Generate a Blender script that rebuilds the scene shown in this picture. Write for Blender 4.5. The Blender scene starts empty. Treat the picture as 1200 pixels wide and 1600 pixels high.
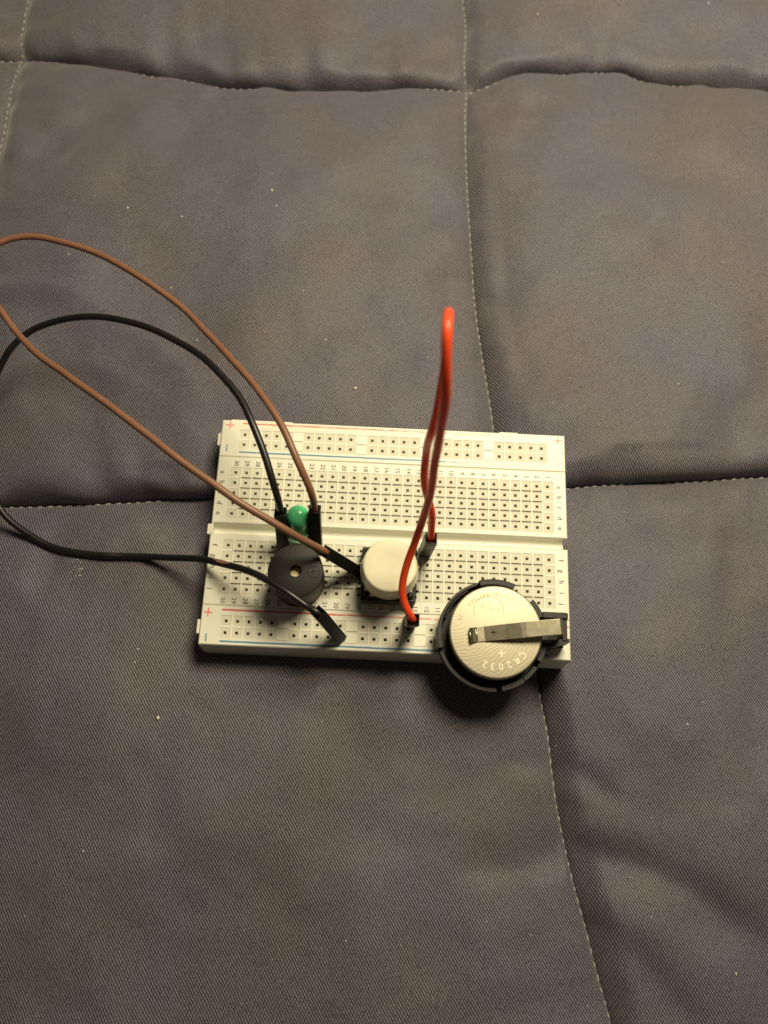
import bpy, bmesh, math, random
import numpy as np
from mathutils import Vector, Matrix, Quaternion

random.seed(7)
rng = np.random.default_rng(11)
S = bpy.context.scene
COL = S.collection
S.unit_settings.scale_length = 0.01          # one unit is a centimetre

# ------------------------------------------------------------------ camera
F_PX = 1258.655
CR = Matrix(((0.9988946715, 0.0413756737, 0.0223044585),
             (-0.0461838383, 0.9522092658, 0.3019347069),
             (-0.0087457602, -0.3026310753, 0.9530676492)))
CP = Vector((-0.31641516, -5.09372916, 18.72619489))
cam = bpy.data.cameras.new("camera")
cam_ob = bpy.data.objects.new("camera", cam)
COL.objects.link(cam_ob)
cam.sensor_fit = 'VERTICAL'
cam.sensor_height = 36.0
cam.sensor_width = 27.0
cam.lens = F_PX / 1600 * 36.0
cam.clip_start = 0.5
cam.clip_end = 500
cam.dof.use_dof = True
cam.dof.focus_distance = 18.3
cam.dof.aperture_fstop = 0.145
cam_ob.matrix_world = Matrix.Translation(CP) @ CR.transposed().to_4x4()
S.camera = cam_ob

def at(px, py, z):
    """the place at height z seen at a point of the 1200 x 1600 photograph"""
    d = CR.transposed() @ Vector(((px - 600) / F_PX, (800 - py) / F_PX, -1))
    return CP + d * ((z - CP.z) / d.z)

# ------------------------------------------------------------------ light
S.view_settings.view_transform = 'Standard'
S.view_settings.look = 'None'
S.view_settings.exposure = 0.0
S.view_settings.gamma = 1.0
W = bpy.data.worlds.new("World")
S.world = W
W.use_nodes = True
wn, wl = W.node_tree.nodes, W.node_tree.links
bg = wn["Background"]
wtc = wn.new("ShaderNodeTexCoord")
wsep = wn.new("ShaderNodeSeparateXYZ")
wl.new(wtc.outputs["Generated"], wsep.inputs[0])
wr = wn.new("ShaderNodeValToRGB")
wl.new(wsep.outputs["Z"], wr.inputs[0])
wr.color_ramp.elements[0].position = 0.0
wr.color_ramp.elements[0].color = (0.055, 0.043, 0.028, 1)
wr.color_ramp.elements[1].position = 1.0
wr.color_ramp.elements[1].color = (0.045, 0.041, 0.035, 1)
wl.new(wr.outputs[0], bg.inputs["Color"])
bg.inputs["Strength"].default_value = 1.0

lamp = bpy.data.lights.new("room_lamp", 'POINT')
lamp.energy = 69000
lamp.color = (1.0, 0.87, 0.60)
lamp.shadow_soft_size = 7.5
lamp_ob = bpy.data.objects.new("room_lamp", lamp)
lamp_ob.location = (8.5, 15.5, 31)
COL.objects.link(lamp_ob)

# ------------------------------------------------------------------ materials
def mat(name, col, rough=0.5, metal=0.0, spec=0.5, sss=0.0, sss_r=0.1, coat=0.0, var=0.0, vscale=8.0,
        bump=0.0, bscale=60.0, rvar=0.0):
    m = bpy.data.materials.new(name)
    m.use_nodes = True
    nt = m.node_tree
    b = nt.nodes["Principled BSDF"]
    b.inputs["Base Color"].default_value = (*col, 1)
    b.inputs["Roughness"].default_value = rough
    b.inputs["Metallic"].default_value = metal
    b.inputs["Specular IOR Level"].default_value = spec
    b.inputs["Coat Weight"].default_value = coat
    if sss:
        b.inputs["Subsurface Weight"].default_value = sss
        b.inputs["Subsurface Radius"].default_value = (1.0, 0.8, 0.5)
        b.inputs["Subsurface Scale"].default_value = sss_r
    tc = nt.nodes.new("ShaderNodeTexCoord")
    if var or rvar:
        n = nt.nodes.new("ShaderNodeTexNoise")
        n.inputs["Scale"].default_value = vscale
        n.inputs["Detail"].default_value = 5
        nt.links.new(tc.outputs["Object"], n.inputs["Vector"])
        if var:
            mx = nt.nodes.new("ShaderNodeMixRGB")
            mx.blend_type = 'MIX'
            mx.inputs[1].default_value = (*[c * (1 - var) for c in col], 1)
            mx.inputs[2].default_value = (*[min(1, c * (1 + var)) for c in col], 1)
            nt.links.new(n.outputs["Fac"], mx.inputs[0])
            nt.links.new(mx.outputs[0], b.inputs["Base Color"])
        if rvar:
            mr = nt.nodes.new("ShaderNodeMapRange")
            mr.inputs["From Min"].default_value = 0.3
            mr.inputs["From Max"].default_value = 0.7
            mr.inputs["To Min"].default_value = rough - rvar
            mr.inputs["To Max"].default_value = rough + rvar
            nt.links.new(n.outputs["Fac"], mr.inputs[0])
            nt.links.new(mr.outputs[0], b.inputs["Roughness"])
    if bump:
        n2 = nt.nodes.new("ShaderNodeTexNoise")
        n2.inputs["Scale"].default_value = bscale
        n2.inputs["Detail"].default_value = 3
        nt.links.new(tc.outputs["Object"], n2.inputs["Vector"])
        bp = nt.nodes.new("ShaderNodeBump")
        bp.inputs["Strength"].default_value = bump
        bp.inputs["Distance"].default_value = 0.01
        nt.links.new(n2.outputs["Fac"], bp.inputs["Height"])
        nt.links.new(bp.outputs[0], b.inputs["Normal"])
    return m

M = {}
M['board'] = mat('white_abs', (0.80, 0.785, 0.665), 0.42, sss=0.12, sss_r=0.08, var=0.03, vscale=1.5, bump=0.08, bscale=90)
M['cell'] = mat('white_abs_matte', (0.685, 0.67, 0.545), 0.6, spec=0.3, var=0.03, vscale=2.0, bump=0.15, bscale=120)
M['ridge'] = mat('white_abs_polished', (0.86, 0.83, 0.70), 0.40, spec=0.4)
M['hole'] = mat('contact_metal', (0.22, 0.18, 0.12), 0.38, 0.9, var=0.8, vscale=6, bump=0.6, bscale=30)
M['black'] = mat('black_housing', (0.007, 0.007, 0.006), 0.42, spec=0.35, bump=0.25, bscale=120, var=0.3)
M['holder'] = mat('holder_plastic', (0.016, 0.0145, 0.012), 0.5, spec=0.4, bump=0.35, bscale=70, var=0.35, vscale=14)
M['buzzer'] = mat('buzzer_case', (0.012, 0.0102, 0.0075), 0.5, spec=0.32, bump=0.5, bscale=55, var=0.25, vscale=18)
M['cap'] = mat('cream_cap', (0.88, 0.83, 0.60), 0.38, spec=0.4, sss=0.1, sss_r=0.1, var=0.05, vscale=5, rvar=0.08, bump=0.10, bscale=35)
M['plate'] = mat('switch_plate', (0.75, 0.74, 0.70), 0.3, metal=0.5)
M['metal'] = mat('spring_steel', (0.52, 0.475, 0.35), 0.30, 1.0, rvar=0.02, vscale=9)
M['pin'] = mat('tinned_pin', (0.75, 0.72, 0.62), 0.28, 1.0)
M['ink'] = mat('black_ink', (0.035, 0.033, 0.03), 0.6, var=0.6, vscale=25)
M['emboss'] = mat('embossed_steel', (0.58, 0.535, 0.39), 0.45, 1.0)
M['etch'] = mat('etched_steel', (0.26, 0.225, 0.13), 0.5, 1.0)
M['floor_gold'] = mat('buzzer_diaphragm', (0.85, 0.68, 0.40), 0.45, 0.3, var=0.2, vscale=20)
M['red_wire'] = mat('red_insulation', (0.86, 0.085, 0.018), 0.36, spec=0.5, sss=0.5, sss_r=0.12, var=0.12, vscale=4)
M['brown_wire'] = mat('brown_insulation', (0.22, 0.105, 0.060), 0.40, spec=0.45, var=0.18, vscale=4)
M['black_wire'] = mat('black_insulation', (0.010, 0.010, 0.010), 0.36, spec=0.5, var=0.3, vscale=4)
M['patch'] = mat('pinkish_insulation', (0.23, 0.12, 0.085), 0.7, var=0.4, vscale=12)
M['thread'] = mat('quilting_thread', (0.38, 0.36, 0.34), 0.7, var=0.3, vscale=9)
M['lint'] = mat('lint', (0.72, 0.68, 0.6), 0.8)

def stripe_mat(name, col, worn):
    """printed line: ink that is rubbed off in the worn stretch of x (start, full)"""
    m = bpy.data.materials.new(name)
    m.use_nodes = True
    nt = m.node_tree
    b = nt.nodes["Principled BSDF"]
    b.inputs["Roughness"].default_value = 0.45
    tc = nt.nodes.new("ShaderNodeTexCoord")
    sep = nt.nodes.new("ShaderNodeSeparateXYZ")
    nt.links.new(tc.outputs["Object"], sep.inputs[0])
    mr = nt.nodes.new("ShaderNodeMapRange")
    mr.inputs["From Min"].default_value = worn[0]
    mr.inputs["From Max"].default_value = worn[1]
    mr.inputs["To Min"].default_value = worn[2]
    mr.inputs["To Max"].default_value = worn[3]
    nt.links.new(sep.outputs["X"], mr.inputs[0])
    n = nt.nodes.new("ShaderNodeTexNoise")
    n.inputs["Scale"].default_value = 7
    n.inputs["Detail"].default_value = 6
    nt.links.new(tc.outputs["Object"], n.inputs["Vector"])
    ad = nt.nodes.new("ShaderNodeMath")
    ad.operation = 'ADD'
    nt.links.new(mr.outputs[0], ad.inputs[0])
    nt.links.new(n.outputs["Fac"], ad.inputs[1])
    rp = nt.nodes.new("ShaderNodeMapRange")
    rp.inputs["From Min"].default_value = 0.62
    rp.inputs["From Max"].default_value = 1.0
    nt.links.new(ad.outputs[0], rp.inputs[0])
    mx = nt.nodes.new("ShaderNodeMixRGB")
    mx.inputs[1].default_value = (*col, 1)
    mx.inputs[2].default_value = (0.78, 0.75, 0.66, 1)
    nt.links.new(rp.outputs[0], mx.inputs[0])
    nt.links.new(mx.outputs[0], b.inputs["Base Color"])
    return m
M['red_ink'] = stripe_mat('red_ink', (0.72, 0.17, 0.13), (-1.5, 2.6, 0.15, 0.48))
M['red_ink_low'] = stripe_mat('red_ink_low', (0.66, 0.13, 0.09), (-2.5, 2.0, 0.05, 0.38))
M['blue_ink'] = stripe_mat('blue_ink', (0.085, 0.26, 0.42), (0.6, 1.75, 0.0, 0.46))
M['blue_ink_low'] = stripe_mat('blue_ink_low', (0.075, 0.26, 0.42), (-3, 3, 0.0, 0.10))
M['red_mark'] = stripe_mat('red_mark', (0.80, 0.20, 0.18), (-9, 9, 0.1, 0.12))
M['blue_mark'] = stripe_mat('blue_mark', (0.09, 0.26, 0.44), (-2, 4.2, 0.0, 0.42))

def glass_green():
    m = bpy.data.materials.new('green_epoxy')
    m.use_nodes = True
    nt = m.node_tree
    b = nt.nodes["Principled BSDF"]
    b.inputs["Base Color"].default_value = (0.12, 0.58, 0.28, 1)
    b.inputs["Roughness"].default_value = 0.22
    b.inputs["Subsurface Weight"].default_value = 0.9
    b.inputs["Subsurface Radius"].default_value = (0.5, 1.0, 0.6)
    b.inputs["Subsurface Scale"].default_value = 0.07
    b.inputs["Coat Weight"].default_value = 0.25
    b.inputs["Coat Roughness"].default_value = 0.08
    return m
M['led'] = glass_green()
M['led_base'] = mat('pale_green_epoxy', (0.36, 0.66, 0.40), 0.2, sss=0.6, sss_r=0.1, coat=0.3)
def brushed():
    m = bpy.data.materials.new('battery_steel')
    m.use_nodes = True
    nt = m.node_tree
    b = nt.nodes["Principled BSDF"]
    b.inputs["Base Color"].default_value = (0.40, 0.365, 0.27, 1)
    b.inputs["Metallic"].default_value = 1.0
    b.inputs["Roughness"].default_value = 0.5
    tc = nt.nodes.new("ShaderNodeTexCoord")
    w = nt.nodes.new("ShaderNodeTexWave")          # fine machining ripples that bend round the can
    w.wave_type = 'RINGS'
    w.rings_direction = 'Z'
    w.inputs["Scale"].default_value = 4.2
    w.inputs["Distortion"].default_value = 9.0
    w.inputs["Detail"].default_value = 2.0
    w.inputs["Detail Scale"].default_value = 0.8
    mp = nt.nodes.new("ShaderNodeMapping")
    mp.inputs["Location"].default_value = (0.9, -0.5, 0)
    nt.links.new(tc.outputs["Object"], mp.inputs[0])
    nt.links.new(mp.outputs[0], w.inputs["Vector"])
    n = nt.nodes.new("ShaderNodeTexNoise")
    n.inputs["Scale"].default_value = 45
    nt.links.new(tc.outputs["Object"], n.inputs["Vector"])
    ad = nt.nodes.new("ShaderNodeMath")
    ad.operation = 'MULTIPLY_ADD'
    ad.inputs[1].default_value = 0.5
    nt.links.new(n.outputs["Fac"], ad.inputs[0])
    nt.links.new(w.outputs["Fac"], ad.inputs[2])
    bp = nt.nodes.new("ShaderNodeBump")
    bp.inputs["Strength"].default_value = 0.16
    bp.inputs["Distance"].default_value = 0.004
    nt.links.new(ad.outputs[0], bp.inputs["Height"])
    nt.links.new(bp.outputs[0], b.inputs["Normal"])
    return m
M['can'] = brushed()

def cloth():
    m = bpy.data.materials.new('grey_twill')
    m.use_nodes = True
    nt = m.node_tree
    L = nt.links
    N = nt.nodes.new
    b = nt.nodes["Principled BSDF"]
    tc = N("ShaderNodeTexCoord")
    big = N("ShaderNodeTexNoise")
    big.inputs["Scale"].default_value = 0.45
    big.inputs["Detail"].default_value = 3
    L.new(tc.outputs["Object"], big.inputs["Vector"])
    # cloth drifts a little off the straight so the twill is never ruler straight
    drift = N("ShaderNodeVectorMath")
    drift.operation = 'MULTIPLY_ADD'
    drift.inputs[1].default_value = (0.10, 0.10, 0)
    L.new(big.outputs["Color"], drift.inputs[0])
    L.new(tc.outputs["Object"], drift.inputs[2])
    def dot(v):
        d = N("ShaderNodeVectorMath")
        d.operation = 'DOT_PRODUCT'
        d.inputs[1].default_value = v
        L.new(drift.outputs[0], d.inputs[0])
        return d.outputs["Value"]
    def math_(op, a, c=None, e=None):
        k = N("ShaderNodeMath")
        k.operation = op
        for i, x in enumerate((a, c, e)):
            if x is None:
                continue
            if isinstance(x, (int, float)):
                k.inputs[i].default_value = x
            else:
                L.new(x, k.inputs[i])
        return k.outputs[0]
    ang = math.radians(-57)
    along = (math.cos(ang), math.sin(ang), 0)
    perp = (-math.sin(ang), math.cos(ang), 0)
    P = 0.053
    t = math_('MULTIPLY', dot(perp), 2 * math.pi / P)
    s = math_('MULTIPLY', dot(along), 2 * math.pi / (P * 1.45))
    jit = N("ShaderNodeTexNoise")
    jit.inputs["Scale"].default_value = 5.5
    jit.inputs["Detail"].default_value = 3
    L.new(tc.outputs["Object"], jit.inputs["Vector"])
    t = math_('ADD', t, math_('MULTIPLY', jit.outputs["Fac"], 2.6))
    wale = math_('MULTIPLY_ADD', math_('SINE', t), 0.5, 0.5)
    yarn = math_('MULTIPLY_ADD', math_('SINE', math_('ADD', s, math_('MULTIPLY', t, 0.42))), 0.5, 0.5)
    h = math_('MULTIPLY', wale, math_('MULTIPLY_ADD', yarn, 0.45, 0.55))
    fine = N("ShaderNodeTexNoise")
    fine.inputs["Scale"].default_value = 22
    fine.inputs["Detail"].default_value = 2
    L.new(tc.outputs["Object"], fine.inputs["Vector"])
    hf = math_('MULTIPLY', h, math_('MULTIPLY_ADD', fine.outputs["Fac"], 2.2, -0.10))
    ramp = N("ShaderNodeValToRGB")
    ramp.color_ramp.elements[0].position = 0.0
    ramp.color_ramp.elements[0].color = (0.011, 0.0102, 0.0112, 1)
    ramp.color_ramp.elements[1].position = 0.8
    ramp.color_ramp.elements[1].color = (0.210, 0.194, 0.236, 1)
    L.new(hf, ramp.inputs[0])
    tint = N("ShaderNodeTexNoise")
    tint.inputs["Scale"].default_value = 0.28
    tint.inputs["Detail"].default_value = 4
    L.new(tc.outputs["Object"], tint.inputs["Vector"])
    tr = N("ShaderNodeValToRGB")
    tr.color_ramp.elements[0].position = 0.36
    tr.color_ramp.elements[0].color = (1.04, 0.99, 0.90, 1)
    tr.color_ramp.elements[1].position = 0.64
    tr.color_ramp.elements[1].color = (0.97, 0.99, 1.08, 1)
    L.new(tint.outputs["Fac"], tr.inputs[0])
    mx = N("ShaderNodeMixRGB")
    mx.blend_type = 'MULTIPLY'
    mx.inputs[0].default_value = 1
    L.new(ramp.outputs[0], mx.inputs[1])
    L.new(tr.outputs[0], mx.inputs[2])
    L.new(mx.outputs[0], b.inputs["Base Color"])
    b.inputs["Roughness"].default_value = 0.62
    b.inputs["Specular IOR Level"].default_value = 0.35
    b.inputs["Sheen Weight"].default_value = 0.44
    b.inputs["Sheen Roughness"].default_value = 0.45
    b.inputs["Sheen Tint"].default_value = (0.9, 0.88, 0.86, 1)
    bp = N("ShaderNodeBump")
    bp.inputs["Strength"].default_value = 0.30
    bp.inputs["Distance"].default_value = 0.012
    L.new(h, bp.inputs["Height"])
    L.new(bp.outputs[0], b.inputs["Normal"])
    return m
M['cloth'] = cloth()

# ------------------------------------------------------------------ helpers
def link(name, me, parent=None, mats=(), label=None, kind=None):
    o = bpy.data.objects.new(name, me)
    COL.objects.link(o)
    for m in mats:
        me.materials.append(M[m])
    if parent is not None:
        o.parent = parent
    if label:
        o['label'] = label
    if kind:
        o['kind'] = kind
    return o

def thing(name, label, cat, loc=(0, 0, 0), group=None):
    o = bpy.data.objects.new(name, None)
    COL.objects.link(o)
    o.empty_display_size = 0.5
    o.location = loc
    o['label'] = label
    o['category'] = cat
    if group:
        o['group'] = group
    return o

def mesh(name, v, f, smooth=False, mi=None):
    me = bpy.data.meshes.new(name)
    me.from_pydata([tuple(p) for p in v], [], f)
    if smooth:
        me.polygons.foreach_set("use_smooth", [True] * len(me.polygons))
    if mi is not None:
        me.polygons.foreach_set("material_index", mi)
    me.update()
    return me

class MB:
    """collects shapes into one mesh"""
    def __init__(self):
        self.v, self.f, self.s, self.m = [], [], [], []
    def add(self, v, f, smooth=False, mi=0):
        n = len(self.v)
        self.v += [Vector(p) for p in v]
        self.f += [tuple(i + n for i in q) for q in f]
        self.s += [smooth] * len(f)
        self.m += [mi] * len(f)
    def box(self, a, b, c=0.0, mi=0, mtx=None):
        """box from corner a to corner b, its edges chamfered by c"""
        bm = bmesh.new()
        bmesh.ops.create_cube(bm, size=1)
        for q in bm.verts:
            q.co = Vector([(a[i] + b[i]) / 2 + q.co[i] * (b[i] - a[i]) for i in range(3)])
        if c:
            bmesh.ops.bevel(bm, geom=bm.edges[:], offset=c, segments=2, profile=0.5, affect='EDGES')
        self.bm(bm, mi=mi, mtx=mtx)
    def bm(self, bm, smooth=False, mi=0, mtx=None):
        if mtx is not None:
            bmesh.ops.transform(bm, matrix=mtx, verts=bm.verts)
        bm.verts.index_update()
        self.add([q.co.copy() for q in bm.verts], [[q.index for q in f.verts] for f in bm.faces], smooth, mi)
        bm.free()
    def lathe(self, prof, n=48, mtx=None, smooth=True, mi=0, a0=0.0, a1=2 * math.pi):
        full = abs(a1 - a0 - 2 * math.pi) < 1e-6
        v, f = [], []
        k = len(prof)
        cnt = n if full else n + 1
        for i in range(cnt):
            a = a0 + (a1 - a0) * i / n
            for r, z in prof:
                p = Vector((r * math.cos(a), r * math.sin(a), z))
                v.append(mtx @ p if mtx is not None else p)
        for i in range(n):
            i2 = (i + 1) % cnt
            for j in range(k - 1):
                f.append((i * k + j, i2 * k + j, i2 * k + j + 1, i * k + j + 1))
        self.add(v, f, smooth, mi)
    def arc_wall(self, r0, r1, z0, z1, a0, a1, n=None, mtx=None, c=0.012, mi=0):
        """a piece of ring wall, angles in degrees"""
        n = n or max(2, int(abs(a1 - a0) / 4))
        prof = [(r0, z0), (r0, z1 - c), (r0 + c, z1), (r1 - c, z1), (r1, z1 - c), (r1, z0)]
        k = len(prof)
        v, f = [], []
        for i in range(n + 1):
            a = math.radians(a0 + (a1 - a0) * i / n)
            for r, z in prof:
                p = Vector((r * math.cos(a), r * math.sin(a), z))
                v.append(mtx @ p if mtx is not None else p)
        for i in range(n):
            for j in range(k - 1):
                f.append((i * k + j, (i + 1) * k + j, (i + 1) * k + j + 1, i * k + j + 1))
            f.append((i * k + k - 1, (i + 1) * k + k - 1, (i + 1) * k, i * k))
        f.append(tuple(range(k)))
        f.append(tuple(range(n * k + k - 1, n * k - 1, -1)))
        self.add(v, f, False, mi)
    def build(self, name, mats, parent=None, label=None, kind=None, fix=True):
        me = bpy.data.meshes.new(name)
        me.from_pydata([tuple(p) for p in self.v], [], self.f)
        me.polygons.foreach_set("use_smooth", self.s)
        me.polygons.foreach_set("material_index", self.m)
        if fix:
            bm = bmesh.new()
            bm.from_mesh(me)
            bmesh.ops.recalc_face_normals(bm, faces=bm.faces)
            bm.to_mesh(me)
            bm.free()
        me.update()
        return link(name, me, parent, mats, label, kind)

def spline(pts, step=0.05):
    """smooth curve through points, evenly resampled"""
    P = [Vector(p) for p in pts]
    P = [P[0] * 2 - P[1]] + P + [P[-1] * 2 - P[-2]]
    out = []
    for i in range(1, len(P) - 2):
        p0, p1, p2, p3 = P[i - 1], P[i], P[i + 1], P[i + 2]
        d01, d12, d23 = [max(1e-4, (b - a).length) ** 0.5 for a, b in ((p0, p1), (p1, p2), (p2, p3))]
        m1 = (p1 - p0) / d01 - (p2 - p0) / (d01 + d12) + (p2 - p1) / d12
        m2 = (p2 - p1) / d12 - (p3 - p1) / (d12 + d23) + (p3 - p2) / d23
        m1, m2 = m1 * d12, m2 * d12
        for k in range(24):
            t = k / 24
            out.append(p1 * (2 * t**3 - 3 * t**2 + 1) + m1 * (t**3 - 2 * t**2 + t) + p2 * (-2 * t**3 + 3 * t**2) + m2 * (t**3 - t**2))
    out.append(P[-2])
    A = np.array([tuple(p) for p in out])
    for _ in range(3):                             # relax the kinks a real wire does not have
        A[1:-1] = A[1:-1] * 0.5 + (A[:-2] + A[2:]) * 0.25
    d = np.r_[0, np.cumsum(np.linalg.norm(np.diff(A, axis=0), axis=1))]
    n = max(4, int(d[-1] / step))
    q = np.linspace(0, d[-1], n)
    B = np.stack([np.interp(q, d, A[:, i]) for i in range(3)], 1)
    for _ in range(12):
        B[1:-1] = B[1:-1] * 0.5 + (B[:-2] + B[2:]) * 0.25
    return [Vector(b) for b in B]

def tube(mb, path, r, n=14, a0=0.0, a1=2 * math.pi, mi=0):
    up = None
    v, f = [], []
    m = len(path)
    full = abs(a1 - a0 - 2 * math.pi) < 1e-6
    c = n if full else n + 1
    for i in range(m):
        t = (path[min(i + 1, m - 1)] - path[max(i - 1, 0)]).normalized()
        if up is None:
            up = t.orthogonal().normalized()
        up = (up - t * up.dot(t)).normalized()
        w = t.cross(up)
        for k in range(c):
            a = a0 + (a1 - a0) * k / n
            v.append(path[i] + (up * math.cos(a) + w * math.sin(a)) * r)
    for i in range(m - 1):
        for k in range(n):
            k2 = (k + 1) % c
            f.append((i * c + k, i * c + k2, (i + 1) * c + k2, (i + 1) * c + k))
    if full:
        f.append(tuple(range(c)))
        f.append(tuple(range((m - 1) * c, m * c))[::-1])
    mb.add(v, f, True, mi)

def text_mesh(body, size, ext=0.0):
    cu = bpy.data.curves.new("lettering", 'FONT')
    cu.body = body
    cu.size = size
    cu.align_x = 'CENTER'
    cu.align_y = 'CENTER'
    cu.extrude = ext
    cu.resolution_u = 3
    o = bpy.data.objects.new("lettering", cu)
    COL.objects.link(o)
    bpy.context.view_layer.update()
    me = bpy.data.meshes.new_from_object(o.evaluated_get(bpy.context.evaluated_depsgraph_get()))
    bpy.data.objects.remove(o)
    bpy.data.curves.remove(cu)
    v = [p.co.copy() for p in me.vertices]
    f = [tuple(p.vertices) for p in me.polygons]
    bpy.data.meshes.remove(me)
    return v, f
_glyph = {}
def glyphs(mb, body, x, y, z, rot, size, ext=0.0, sx=1.0):
    key = (body, size, ext)
    if key not in _glyph:
        _glyph[key] = text_mesh(body, size, ext)
    v, f = _glyph[key]
    m = Matrix.Translation((x, y, z)) @ Matrix.Rotation(rot, 4, 'Z') @ Matrix.Diagonal((sx, 1, 1, 1))
    mb.add([m @ p for p in v], f)

# ------------------------------------------------------------------ the quilt
quilt = thing('quilt', 'grey-brown twill quilt sewn into puffy squares, spread under the white circuit board', 'quilt')

def vnoise(x, y, seed=0):
    """smooth value noise on arrays, about -1 to 1"""
    r = np.random.default_rng(seed)
    T = r.uniform(-1, 1, (64, 64))
    xi, yi = np.floor(x).astype(int), np.floor(y).astype(int)
    fx, fy = x - xi, y - yi
    fx, fy = fx * fx * fx * (fx * (fx * 6 - 15) + 10), fy * fy * fy * (fy * (fy * 6 - 15) + 10)
    g = lambda a, b: T[a % 64, b % 64]
    return (g(xi, yi) * (1 - fx) + g(xi + 1, yi) * fx) * (1 - fy) + (g(xi, yi + 1) * (1 - fx) + g(xi + 1, yi + 1) * fx) * fy

ZS = -0.74                                           # depth of the stitched seams
def W2(px, py):
    p = at(px, py, ZS)
    return (p.x, p.y)
nodes = {('a', 't'): (-24.5, 28), ('b', 't'): (-11.6, 28), ('c', 't'): (1.0, 28), ('d', 't'): (14.6, 28),
         ('a', 0): (-24.5, 14.9), ('b', 0): W2(40, 100), ('c', 0): W2(730, 147), ('d', 0): (14.6, 14.6),
         ('a', 1): (-23.5, 0.9), ('b', 1): (-10.7, 0.55), ('c', 1): (2.95, 1.62), ('d', 1): (15.2, 2.7),
         ('a', 2): (-22, -12.4), ('b', 2): (-9.0, -12.9), ('c', 2): (5.6, -12.6), ('d', 2): (17, -12.0),
         ('a', 3): (-21, -25), ('b', 3): (-8, -25.5), ('c', 3): (7, -25.5), ('d', 3): (18, -25)}
mids = {('b0', 'c0'): [W2(110, 107), W2(200, 121), W2(300, 135), W2(340, 145), W2(420, 147), W2(480, 153), W2(560, 152), W2(660, 146)],
        ('c0', 'd0'): [W2(760, 140), W2(815, 125), W2(880, 124), W2(960, 122), W2(1010, 137), W2(1080, 143), W2(1140, 147), W2(1200, 157)],
        ('a0', 'b0'): [W2(-60, 106), W2(0, 101)],
        ('b1', 'c1'): [W2(0, 795), W2(60, 794), W2(150, 791), W2(240, 786), W2(330, 782)],
        ('c1', 'd1'): [W2(890, 765), W2(960, 760), W2(1050, 757), W2(1130, 752), W2(1200, 748)],
        ('ct', 'c0'): [W2(724, 0), W2(729, 60), W2(726, 100)],
        ('c0', 'c1'): [W2(728, 190), W2(731, 300), W2(737, 400), W2(745, 500), W2(757, 580), W2(768, 650), W2(772, 680)],
        ('c1', 'c2'): [W2(838, 1060), W2(848, 1110), W2(859, 1170), W2(866, 1240), W2(880, 1310), W2(893, 1370), W2(912, 1440), W2(930, 1510), W2(952, 1590)],
        ('bt', 'b0'): [W2(62, 0), W2(47, 70)],
        ('b0', 'b1'): [W2(33, 150), W2(24, 210), W2(12, 270), W2(0, 330)]}

def edge(p, q, n):
    key = (f'{p[0]}{p[1]}', f'{q[0]}{q[1]}')
    pts = [nodes[p]] + mids.get(key, []) + [nodes[q]]
    A = np.array([tuple(v)[:2] for v in spline([(x, y, 0) for x, y in pts], 0.05)])
    d = np.r_[0, np.cumsum(np.linalg.norm(np.diff(A, axis=0), axis=1))]
    u = np.linspace(0, d[-1], n)
    return np.stack([np.interp(u, d, A[:, 0]), np.interp(u, d, A[:, 1])], 1)

def profile(d, r, p=0.5):
    k = np.clip(1 - d / r, 0, 1)
    return np.sqrt(np.clip(1 - k * k, 0, 1)) if p == 0.5 else np.clip(1 - k ** 2, 0, 1) ** p

def roll(d, r):
    return np.sin(np.clip(d / r, 0, 1) * np.pi / 2)

def ridge_line(X, Y, pts, width, amp, skew=0.0, far=None):
    """a fold along a polyline: crest with a hollow on one side, fading at the ends"""
    pts = np.array(pts)
    best = np.full(X.shape, 1e9)
    sgn = np.zeros(X.shape)
    par = np.zeros(X.shape)
    n = len(pts) - 1
    for i in range(n):
        a, b = pts[i], pts[i + 1]
        ab = b - a
        L2 = (ab ** 2).sum()
        t = np.clip(((X - a[0]) * ab[0] + (Y - a[1]) * ab[1]) / L2, 0, 1)
        dx, dy = X - a[0] - t * ab[0], Y - a[1] - t * ab[1]
        dd = np.hypot(dx, dy)
        s = np.sign(ab[0] * dy - ab[1] * dx)
        m = dd < best
        best[m], sgn[m], par[m] = dd[m], s[m], ((i + t) / n)[m]
    fade = np.clip(np.minimum(par / 0.12, (1 - par) / 0.35), 0, 1)
    fade = fade * fade * (3 - 2 * fade)
    q = best * sgn / (np.where(sgn > 0, far, width) if far else width)
    return amp * fade * (np.exp(-q * q) + skew * q * np.exp(-q * q))

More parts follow.
